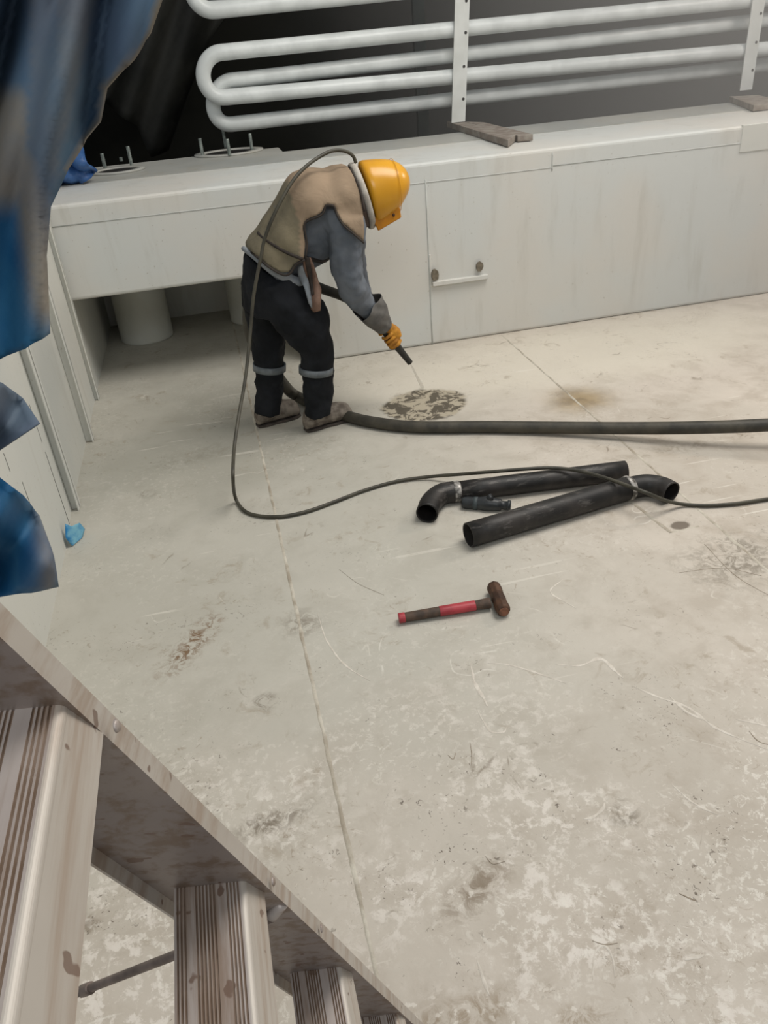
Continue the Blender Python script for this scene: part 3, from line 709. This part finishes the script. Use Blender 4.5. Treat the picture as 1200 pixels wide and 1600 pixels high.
# shirt: torso and both sleeves
bm = bmesh.new()
def tsec(c, back, lat_r, front=None):
    """torso section: centre px, back edge px, lateral radius"""
    C_ = G(*c); A_ = G(*back)-C_; return (C_, A_, Vector((0, lat_r, 0)))
loft(bm, [tsec((428, 428), (392, 396), .165), tsec((438, 398), (405, 358), .165), tsec((460, 370), (428, 322), .17), tsec((484, 348), (455, 286), .19), tsec((505, 335), (490, 276), .2),
          tsec((528, 322), (522, 276), .18), tsec((548, 305), (546, 272), .12)], 28)
limb(bm, [(512, 330, -.12), (540, 352, -.20), (541, 400, -.215), (549, 446, -.20), (566, 472, -.145), (578, 486, -.11)], [.085, .10, .085, .078, .062, .052])
limb(bm, [(515, 330, .12), (545, 352, .19), (550, 400, .20), (556, 444, .17), (572, 474, .09), (583, 492, .06)], [.085, .09, .08, .07, .058, .05])
limb(bm, [(490, 372, -.08), (500, 392, -.06), (506, 398, 0.0)], [.07, .045, .04])
shirt = obj('shirt', bm, M['shirt'], person, True); remesh(shirt, .010, 4, .030, .075); bake(shirt)
bm = bmesh.new(); tube(bm, [G(380, 388, -.02), G(402, 402, -.13), G(430, 424, -.178), G(462, 440, -.17), G(476, 438, -.12)], [.012, .022, .026, .026, .016], 12, 6)
tag(obj('shirt_tail', bm, M['undershirt'], shirt, True), 'pale grey shirt tail above the trousers')

# trousers
bm = bmesh.new()
loft(bm, [tsec((424, 424), (384, 394), .165), tsec((422, 438), (380, 414), .185), tsec((424, 462), (379, 445), .19), tsec((428, 490), (384, 484), .17)], 26)
limb(bm, [(432, 440, -.09), (452, 480, -.11), (478, 515, -.11), (495, 545, -.10), (496, 580, -.095), (497, 612, -.09), (497, 648, -.085)], [.135, .135, .118, .098, .087, .088, .078], .95)
limb(bm, [(412, 440, .07), (412, 480, .09), (418, 520, .1), (421, 560, .1), (421, 600, .1), (418, 646, .1)], [.12, .112, .1, .087, .083, .078], .95)
limb(bm, [(470, 455, -.1), (492, 492, -.1), (502, 520, -.1)], [.07, .07, .055])
tr = obj('trousers', bm, M['trousers'], person, True); remesh(tr, .011, 4, .036, .085); bake(tr)
for (px, py, lat, wd, tilt, lb) in ((494, 577, -.096, .098, 3, 'grey reflective band on the near trouser leg'), (421, 573, .1, .096, -3, 'grey reflective band on the far trouser leg')):
    a0, a1 = G(px, py-5, lat), G(px, py+5, lat); r = wd
    bm = bmesh.new(); ax = (a0-a1).normalized(); xx = Vector((1, 0, -.08*tilt/3)); xx = (xx-ax*xx.dot(ax)).normalized(); yy = ax.cross(xx)
    n = 32; rg = []
    for c_, rr in ((a1, r-.008), (a1, r), (a0, r), (a0, r-.008)): rg.append([bm.verts.new(c_+xx*rr*math.cos(k/n*6.2832)+yy*rr*.95*math.sin(k/n*6.2832)) for k in range(n)])
    for q in range(4):
        for k in range(n): bm.faces.new((rg[q][k], rg[q][(k+1)%n], rg[(q+1)%4][(k+1)%n], rg[(q+1)%4][k]))
    tag(obj('reflective_band', bm, M['band'], tr, True), lb)

# boots
def boot(heel, toe, ank, label):
    h, t_ = FL(*heel), FL(*toe); d = (t_-h); L = d.length; u = d.normalized(); s = Vector((-u.y, u.x, 0)); up = Vector((0, 0, 1))
    bm = bmesh.new()
    for i, (q, wd, ht) in enumerate(((0, .028, .04), (.06, .040, .062), (.25, .044, .075), (.45, .045, .06), (.62, .052, .05), (.8, .053, .045), (.93, .044, .038), (1.0, .022, .022))):
        pass
    loft(bm, [(h+u*L*q+up*(.010+ht), s*wd, up*ht) for q, wd, ht in ((0, .030, .034), (.05, .046, .058), (.2, .050, .075), (.4, .050, .070), (.6, .056, .060), (.8, .058, .054), (.93, .050, .046), (1.0, .028, .028))], 20)
    A_ = Vector(ank); tube(bm, [h+u*L*.30+up*.06, h+u*L*.27+up*.12, A_], [.062, .064, .066], 18, 4)
    b = obj('boot', bm, M['boot'], person, True); remesh(b, .009, 4, .008, .05); bake(b); b['label'] = label
    bm = bmesh.new(); out = [(0.0, .026), (.03, .036), (.2, .045), (.4, .043), (.6, .052), (.8, .054), (.92, .045), (1.0, .026)]
    prof = [h+u*L*q+s*w_ for q, w_ in out]+[h+u*L*q-s*w_ for q, w_ in out[::-1]]
    lo = [bm.verts.new(p) for p in prof]; hi = [bm.verts.new(p+up*.014) for p in prof]
    bm.faces.new(lo[::-1]); bm.faces.new(hi)
    for k in range(len(prof)): bm.faces.new((lo[k], lo[(k+1)%len(prof)], hi[(k+1)%len(prof)], hi[k]))
    obj('sole', bm, M['sole'], b, bevel=.004)
boot((477, 674), (549, 652), G(496, 640, -.085), 'dusty grey near boot pointing right')
boot((402, 667), (468, 648), G(418, 632, .1), 'dusty grey far boot')

# cape over back and shoulders, near and far side
CP = [(545, 262), (530, 264), (515, 270), (500, 267), (482, 268), (462, 276), (448, 292), (434, 318), (418, 342), (404, 364), (392, 376), (385, 388), (402, 400), (418, 414), (440, 427), (452, 426), (462, 412),
      (476, 404), (478, 380), (474, 352), (480, 343), (494, 338), (504, 332), (508, 321), (513, 319), (521, 321), (526, 334), (536, 350), (552, 364), (568, 378), (570, 362), (568, 330), (562, 300), (554, 278)]
back = [(545, 262), (530, 264), (515, 270), (500, 267), (482, 268), (462, 276), (448, 292), (434, 318), (418, 342), (404, 364), (392, 376), (385, 388)]
CF = {}
def cape_pt(sg):
    def f(x, y):
        d = linedist((x, y), back); D = 58.0; k = 1-min(d/D, 1)
        lat = .245*math.sqrt(max(0, 1-k*k))
        if d > D: lat += .0006*(d-D)
        if x < 480: lat *= (.84+.16*(max(0, (x-385))/95))
        else: lat *= 1+.10*min(1, (x-480)/60)
        if y > 340 and x > 520: lat += .03
        lat += .012*noise.noise(Vector((x*.035, y*.035, 0)))*min(1, d/20)
        # khaki lower panel begins where the shoulder piece ends
        s_ = ((x-440)*.55+(y-300)*-.2)
        edge = 1.0 if (x < 470 and (x-(455+(y-300)*.28)) < 0) else 0.0
        v = G(x, y, sg*-lat if False else (-lat if sg < 0 else lat)); 
        if sg > 0:
            n_ = G(x, y, -lat); v = Vector((n_.x, 2*PY-n_.y, n_.z))
        CF[(round(v.x, 5), round(v.y, 5), round(v.z, 5))] = edge
        return v
    return f
bm = sheet(CP, 5, cape_pt(-1)); sheet(CP, 5, cape_pt(1), bm)
bmesh.ops.remove_doubles(bm, verts=bm.verts[:], dist=.006)
cape = obj('cape', bm, M['cape'], person, True); cape['label'] = 'tan canvas cape with khaki lower back'
at = cape.data.attributes.new('fold', 'FLOAT', 'POINT')
for i, v in enumerate(cape.data.vertices):
    k = (round(v.co.x, 5), round(v.co.y, 5), round(v.co.z, 5)); at.data[i].value = CF.get(k, 1.0 if v.co.x < .45 else 0)
s = cape.modifiers.new('s', 'SOLIDIFY'); s.thickness = .01; s.offset = 1
cs = cape.modifiers.new('sm', 'SMOOTH'); cs.factor = .5; cs.iterations = 2
cp_ = cape_pt(-1)
def strap(name, pts, r, mat, lb=None, off=.012, flat=1.0):
    P = []
    for x, y in pts:
        v = cp_(x, y); P.append(v+Vector((0, -off, 0)))
    bm = bmesh.new(); tube(bm, P, r, 8, 4); o = obj(name, bm, mat, cape, True)
    if lb: o['label'] = lb
    return o
strap('strap', [(403, 363), (412, 372), (430, 384), (450, 395), (472, 404)], .008, M['cape_edge'], 'dark waist strap across the cape')
strap('edge_binding', [(386, 389), (402, 401), (418, 415), (440, 428), (452, 427), (462, 413), (476, 405)], .006, M['cape_edge'], 'dark hem binding')
strap('edge_binding', [(477, 404), (479, 380), (475, 352), (481, 344), (494, 339), (504, 333), (508, 322), (513, 320), (521, 322), (526, 335), (536, 351), (552, 365), (568, 379)], .005, M['cape_edge'], 'dark armhole binding')
strap('edge_binding', [(546, 263), (555, 279), (563, 300), (569, 330)], .006, M['cape_edge'], 'dark neck binding')
# dark belt under the shirt and leather flap at the hip
bm = bmesh.new(); tube(bm, [G(472, 402, -.19), G(490, 406, -.14), G(505, 408, -.10), G(514, 402, -.04)], .011, 10, 4); tag(obj('chest_strap', bm, M['cape_edge'], person, True), 'black strap under the chest')
def flapf(lat0):
    def f(x, y): return G(x, y, lat0+.02*math.sin(y*.09)+.012*math.sin(x*.3))
    return f
for poly, lat0, mt, lb in (([(474, 404), (484, 402), (490, 412), (496, 432), (501, 452), (500, 484), (492, 487), (486, 482), (480, 460), (474, 432)], -.20, M['leather'], 'brown leather flap at the hip'),
                           ([(466, 416), (473, 414), (480, 436), (485, 462), (487, 482), (482, 474), (474, 446), (467, 430)], -.215, M['undershirt'], 'pale torn cloth strip at the hip'),
                           ([(475, 402), (482, 402), (487, 428), (491, 460), (488, 462), (482, 436)], -.222, M['cape_edge'], 'dark strap end at the hip')):
    bm = sheet(poly, 3.5, flapf(lat0)); o = obj('flap', bm, mt, person, True); s = o.modifiers.new('s', 'SOLIDIFY'); s.thickness = .008; o['label'] = lb

# collar, rim and helmet
def hsec(tp, bt, lat):
    a, b = G(*tp), G(*bt); return ((a+b)/2, (a-b)/2, Vector((0, lat, 0)))
bm = bmesh.new(); loft(bm, [hsec((540, 268), (560, 350), .12), hsec((548, 262), (572, 356), .13), hsec((556, 258), (580, 352), .13)], 28)
cl = obj('neck_collar', bm, M['collar'], person, True); remesh(cl, .012, 3, .014, .06); bake(cl); cl['label'] = 'brown cloth collar between cape and helmet'
helm = None
bm = bmesh.new(); loft(bm, [hsec((556, 253), (585, 354), .135), hsec((565, 250), (589, 353), .139), hsec((580, 249), (596, 349), .14), hsec((595, 248), (606, 341), .139), hsec((608, 249), (616, 333), .134),
     hsec((620, 252), (624, 321), .122), hsec((630, 259), (632, 308), .095), hsec((636, 268), (637, 298), .06), hsec((639, 278), (639, 288), .022)], 36)
helm = obj('blasting_helmet', bm, M['helmet'], person, True, sub=1); helm['label'] = 'glossy yellow blasting helmet'
bm = bmesh.new(); n = 36
def rim(tp, bt, lat, th):
    c, a, b = hsec(tp, bt, lat); return c, a, b
c, a, b = hsec((550, 257), (580, 354), .138)
pts = [c+a*math.cos(k/n*2*math.pi)+b*math.sin(k/n*2*math.pi) for k in range(n)]
nn = a.cross(b).normalized(); rings = []
for k in range(n):
    o_ = (pts[k]-c).normalized(); rings.append([bm.verts.new(pts[k]+o_*.011*math.cos(j/10*6.2832)+nn*.017*math.sin(j/10*6.2832)) for j in range(10)])
for k in range(n):
    for j in range(10): bm.faces.new((rings[k][j], rings[k][(j+1)%10], rings[(k+1)%n][(j+1)%10], rings[(k+1)%n][j]))
tag(obj('collar_ring', bm, M['rim'], helm, True), 'dirty white ring at the helmet edge')
# raised seam across the shell
c, a, b = hsec((612, 248.5), (621, 331), .136)
bm = bmesh.new(); pr = [c+a*1.01*math.cos(k/40*2*math.pi)+b*1.01*math.sin(k/40*2*math.pi) for k in range(41)]; tube(bm, pr, .0018, 8, 1)
obj('shell_seam', bm, M['helmet'], helm, True)
# visor housing: box that sticks out below the crown
bm = bmesh.new()
near = [(583, 345), (591, 361), (627, 340), (625, 326), (618, 314), (600, 312)]
for latv in (0,): 
    A_ = [bm.verts.new(G(x, y, -.095)) for x, y in near]; B2 = [bm.verts.new(G(x, y, .095)) for x, y in near]
    bm.faces.new(A_); bm.faces.new(B2[::-1])
    for k in range(len(near)): bm.faces.new((A_[k], A_[(k+1)%len(near)], B2[(k+1)%len(near)], B2[k]))
vis = obj('visor_frame', bm, M['visor'], helm, bevel=.006)
bm = bmesh.new(); vv = [bm.verts.new(G(x, y+dy, lt)) for x, y in ((597, 353), (621, 339)) for lt in (-.075, .075) for dy in (-2, 0)]
for f in ((0,1,3,2),(4,6,7,5),(0,4,5,1),(2,3,7,6),(0,2,6,4),(1,5,7,3)): bm.faces.new([vv[i] for i in f])
obj('visor_glass', bm, M['glass'], vis)
bm = bmesh.new(); p = G(615, 344-8, -.0965); loft(bm, [(p, (.008, 0, 0), (0, 0, .008)), (p+Vector((0, -.006, 0)), (.006, 0, 0), (0, 0, .006))], 12); tag(obj('visor_screw', bm, M['rust'], vis, True), 'brown screw')

# nozzle axis
N0, N1 = G(590, 503, -.03), G(641, 567, -.03)
nd = (N1-N0).normalized()
# blast hose and nozzle
BH = [FL(1330, 655, .16), FL(1200, 664, .13), FL(1090, 668, .10), FL(980, 669, .065), FL(860, 668, .042), FL(760, 667, .036), FL(650, 667, .036), FL(585, 660, .036), FL(545, 651, .036),
      FL(500, 636, .04), FL(462, 618, .05), G(446, 604, .17)+Vector((0, 0, .0)), G(425, 575, .24), G(398, 540, .25), G(388, 500, .24), G(394, 460, .25), G(420, 432, .24), G(460, 434, .22), G(503, 451, .12), G(535, 463, .02), G(568, 482, -.01), N0]
blast = thing('blast_hose', 'thick black blasting hose running from the right behind the worker to the nozzle in hand', 'hose', (2.5, 4.3, 0))
bm = bmesh.new(); tube(bm, BH, [.034]*15+[.031, .03, .03, .028, .026, .024, .021], 18, 8, ref=Vector((0, 0, 1)))
obj('hose_body', bm, M['rubber'], blast, True)
bm = bmesh.new(); tube(bm, [N0-nd*.02, N0+nd*.04, N0+nd*.10], [.024, .026, .024], 18, 3)
obj('coupling', bm, M['black'], blast, True)
nm = N0+nd*.085
bm = bmesh.new(); tube(bm, [nm, N0.lerp(N1, .52), N0.lerp(N1, .8), N1], [.024, .023, .019, .017], 20, 4)
nz = obj('nozzle', bm, M['black'], blast, True); tag(nz, 'black tapered blasting nozzle')
bm = bmesh.new(); tube(bm, [N1-nd*.004, N1+nd*.002], [.013, .011], 16, 1); obj('nozzle_tip', bm, M['pipe_in'], nz, True)

# gloves: palm, five fingers and thumb closing round the nozzle, gauntlet cuff
def glove(center, axis, side, wrist, cuff_pts, cuff_r, r0, label):
    """side=-1: back of the hand faces the viewer; fingers close under the tube"""
    u = axis.normalized(); cam = Vector((0, side, 0)); n1 = (cam-u*cam.dot(u)).normalized(); n2 = u.cross(n1)
    if n2.z < 0: n2 = -n2
    bm = bmesh.new()
    P = lambda s, a, r: center+u*s+n1*r*math.cos(a)+n2*r*math.sin(a)
    rf = .0102
    tube(bm, [wrist, P(-.05, 1.3, r0+.010), P(-.02, 1.25, r0+.015), P(.018, 1.2, r0+.011)], [.032, .033, .036, .027], 16, 5, flat=.8)
    lens = (.9, 1.0, .95, .78)
    for i in range(4):
        s0 = .040-.0245*i; rr = r0+rf*.95; A1 = lens[i]*3.6; pts = [P(s0*.85-.002, 1.15, rr+.008)]
        rad = [rf*1.15]
        for j in range(1, 7): pts.append(P(s0+.002*math.sin(i), .95-A1*j/6, rr+(.004 if j in (1, 3) else 0))); rad.append(rf*(1.1-.05*j))
        tube(bm, pts, rad, 12, 4)
    tube(bm, [P(-.035, 1.8, r0+.014), P(-.01, 2.3, r0+.016), P(.015, 2.8, r0+.013), P(.036, 3.1, r0+.010)], [.019, .017, .0145, .011], 12, 5)
    g = obj('glove', bm, M['glove'], person, True); g['label'] = label
    remesh(g, .0036, 1); bake(g)
    bm = bmesh.new(); P_ = [Vector(p) for p in cuff_pts]
    c = catmull(P_, 4); rr = catmull([Vector((x, 0, 0)) for x in cuff_r], 4); n = 22; rings = []
    aref = Vector((0, 1, 0))
    for layer in (0, -.004):
        for i, p in enumerate(c if layer == 0 else c[::-1]):
            ii = i if layer == 0 else len(c)-1-i
            t = (c[min(ii+1, len(c)-1)]-c[max(ii-1, 0)]).normalized(); a_ = (aref-t*aref.dot(t)).normalized(); b_ = t.cross(a_)
            ring = []
            for k in range(n):
                an = k/n*2*math.pi; w_ = 1+.16*math.sin(an*3+.7+side)*(ii/(len(c)-1))+.06*math.sin(an*7+ii)
                r = (rr[ii].x)*w_+layer
                sh = t*(.022*math.sin(an*2+1.1)*(ii/(len(c)-1)))
                ring.append(bm.verts.new(p+sh+a_*r*math.cos(an)+b_*r*math.sin(an)))
            rings.append(ring)
    for r_, s_ in zip(rings, rings[1:]+rings[:1]):
        for k in range(n): bm.faces.new((r_[k], r_[(k+1)%n], s_[(k+1)%n], s_[k]))
    cf = obj('gauntlet_cuff', bm, M['cuff'], g, True, sub=1); cf['label'] = 'grey leather gauntlet cuff'
    return g
hc = N0.lerp(N1, .40)
glove(hc, nd, -1, G(597, 507, -.05), [G(602, 513, -.045), G(592, 500, -.06), G(582, 488, -.10), G(572, 477, -.125)], [.046, .066, .082, .088], .024, 'orange near glove gripping the nozzle')
hc2 = N0.lerp(N1, .08)
glove(hc2, nd, 1, G(584, 492, .03), [G(588, 500, .03), G(583, 494, .045), G(577, 484, .065), G(570, 474, .09)], [.046, .062, .072, .076], .024, 'orange far glove behind the near one')

# abrasive jet
tp = N1; tgt = FL(660, 606, .0); tgt = N1+(tgt-N1)*1.0
bm = bmesh.new(); tube(bm, [tp, tp.lerp(tgt, .5), tgt+Vector((0, 0, .004))], [.004, .008, .013], 16, 4)
t = NT('abrasive_dust_jet'); t.m.blend_method = 'BLEND' if hasattr(t.m, 'blend_method') else None
t.b.inputs['Alpha'].default_value = .22
spray = obj('abrasive_jet', bm, t.out(lin((226, 224, 216)), .9, 0, .1), None, True)
tag(spray, 'thin pale jet of abrasive dust from the nozzle to the floor', 'dust jet', kind='stuff')

# thin air hose
pts = [G(556, 254, -.02), G(551, 243, -.03), G(538, 236, -.05), G(518, 236, -.08), G(496, 247, -.12), G(476, 262, -.16), G(458, 282, -.2), G(440, 312, -.235), G(424, 345, -.25), G(413, 375, -.25), G(408, 400, -.255),
       G(402, 430, -.26), G(396, 465, -.27), G(392, 510, -.29)]
def GY(px, py, Y): return W(px, py, Y)
pts += [GY(388, 552, 3.97), GY(382, 600, 3.88), GY(373, 650, 3.76), GY(366, 700, 3.6), GY(364, 745, 3.40), FL(368, 778, .03), FL(382, 798, .011), FL(405, 806, .011), FL(440, 807, .011), FL(480, 799, .011), FL(520, 785, .011), FL(570, 766, .011),
        FL(620, 752, .011), FL(670, 745, .02), FL(720, 741, .06), FL(770, 737, .10), FL(820, 733, .118), FL(862, 731, .118), FL(900, 735, .118), FL(940, 745, .122), FL(978, 758, .125), FL(1010, 770, .122), FL(1040, 782, .06), FL(1068, 788, .015), FL(1105, 790, .011), FL(1150, 787, .011), FL(1215, 778, .011), FL(1330, 768, .011)]
bm = bmesh.new(); tube(bm, pts, .0088, 12, 8)
ah = obj('air_hose', bm, M['thin'], None, True)
tag(ah, 'thin black air hose looping from the helmet to the floor and across the pipes', 'hose')

# ------------------------------------------------------------------ blasting dust hanging in the air
bm = bmesh.new(); box(bm, (.5, 3.2, .002), (XR-.05, 10.4, 3.6))
hz = bpy.data.materials.new('blasting_dust'); hz.use_nodes = True; nt = hz.node_tree; nt.nodes.clear()
out = nt.nodes.new('ShaderNodeOutputMaterial'); vs = nt.nodes.new('ShaderNodeVolumeScatter'); nt.links.new(vs.outputs[0], out.inputs['Volume'])
vs.inputs['Color'].default_value = (.97, .94, .89, 1)
tc = nt.nodes.new('ShaderNodeTexCoord'); sp_ = nt.nodes.new('ShaderNodeSeparateXYZ'); nt.links.new(tc.outputs['Object'], sp_.inputs[0])
mr = nt.nodes.new('ShaderNodeMapRange'); mr.interpolation_type = 'SMOOTHSTEP'; nt.links.new(sp_.outputs[0], mr.inputs[0])
for i, v in ((1, .6), (2, 4.8), (3, 0.0), (4, .17)): mr.inputs[i].default_value = v
my = nt.nodes.new('ShaderNodeMapRange'); my.interpolation_type = 'SMOOTHSTEP'; nt.links.new(sp_.outputs[1], my.inputs[0])
for i, v in ((1, 3.2), (2, 5.2), (3, 0.0), (4, 1.0)): my.inputs[i].default_value = v
mu = nt.nodes.new('ShaderNodeMath'); mu.operation = 'MULTIPLY'; nt.links.new(mr.outputs[0], mu.inputs[0]); nt.links.new(my.outputs[0], mu.inputs[1])
nt.links.new(mu.outputs[0], vs.inputs['Density'])
haze = tag(obj('dust_haze', bm, hz), 'thin pale haze of blasting dust over the right side of the bulkhead', 'haze', kind='stuff')
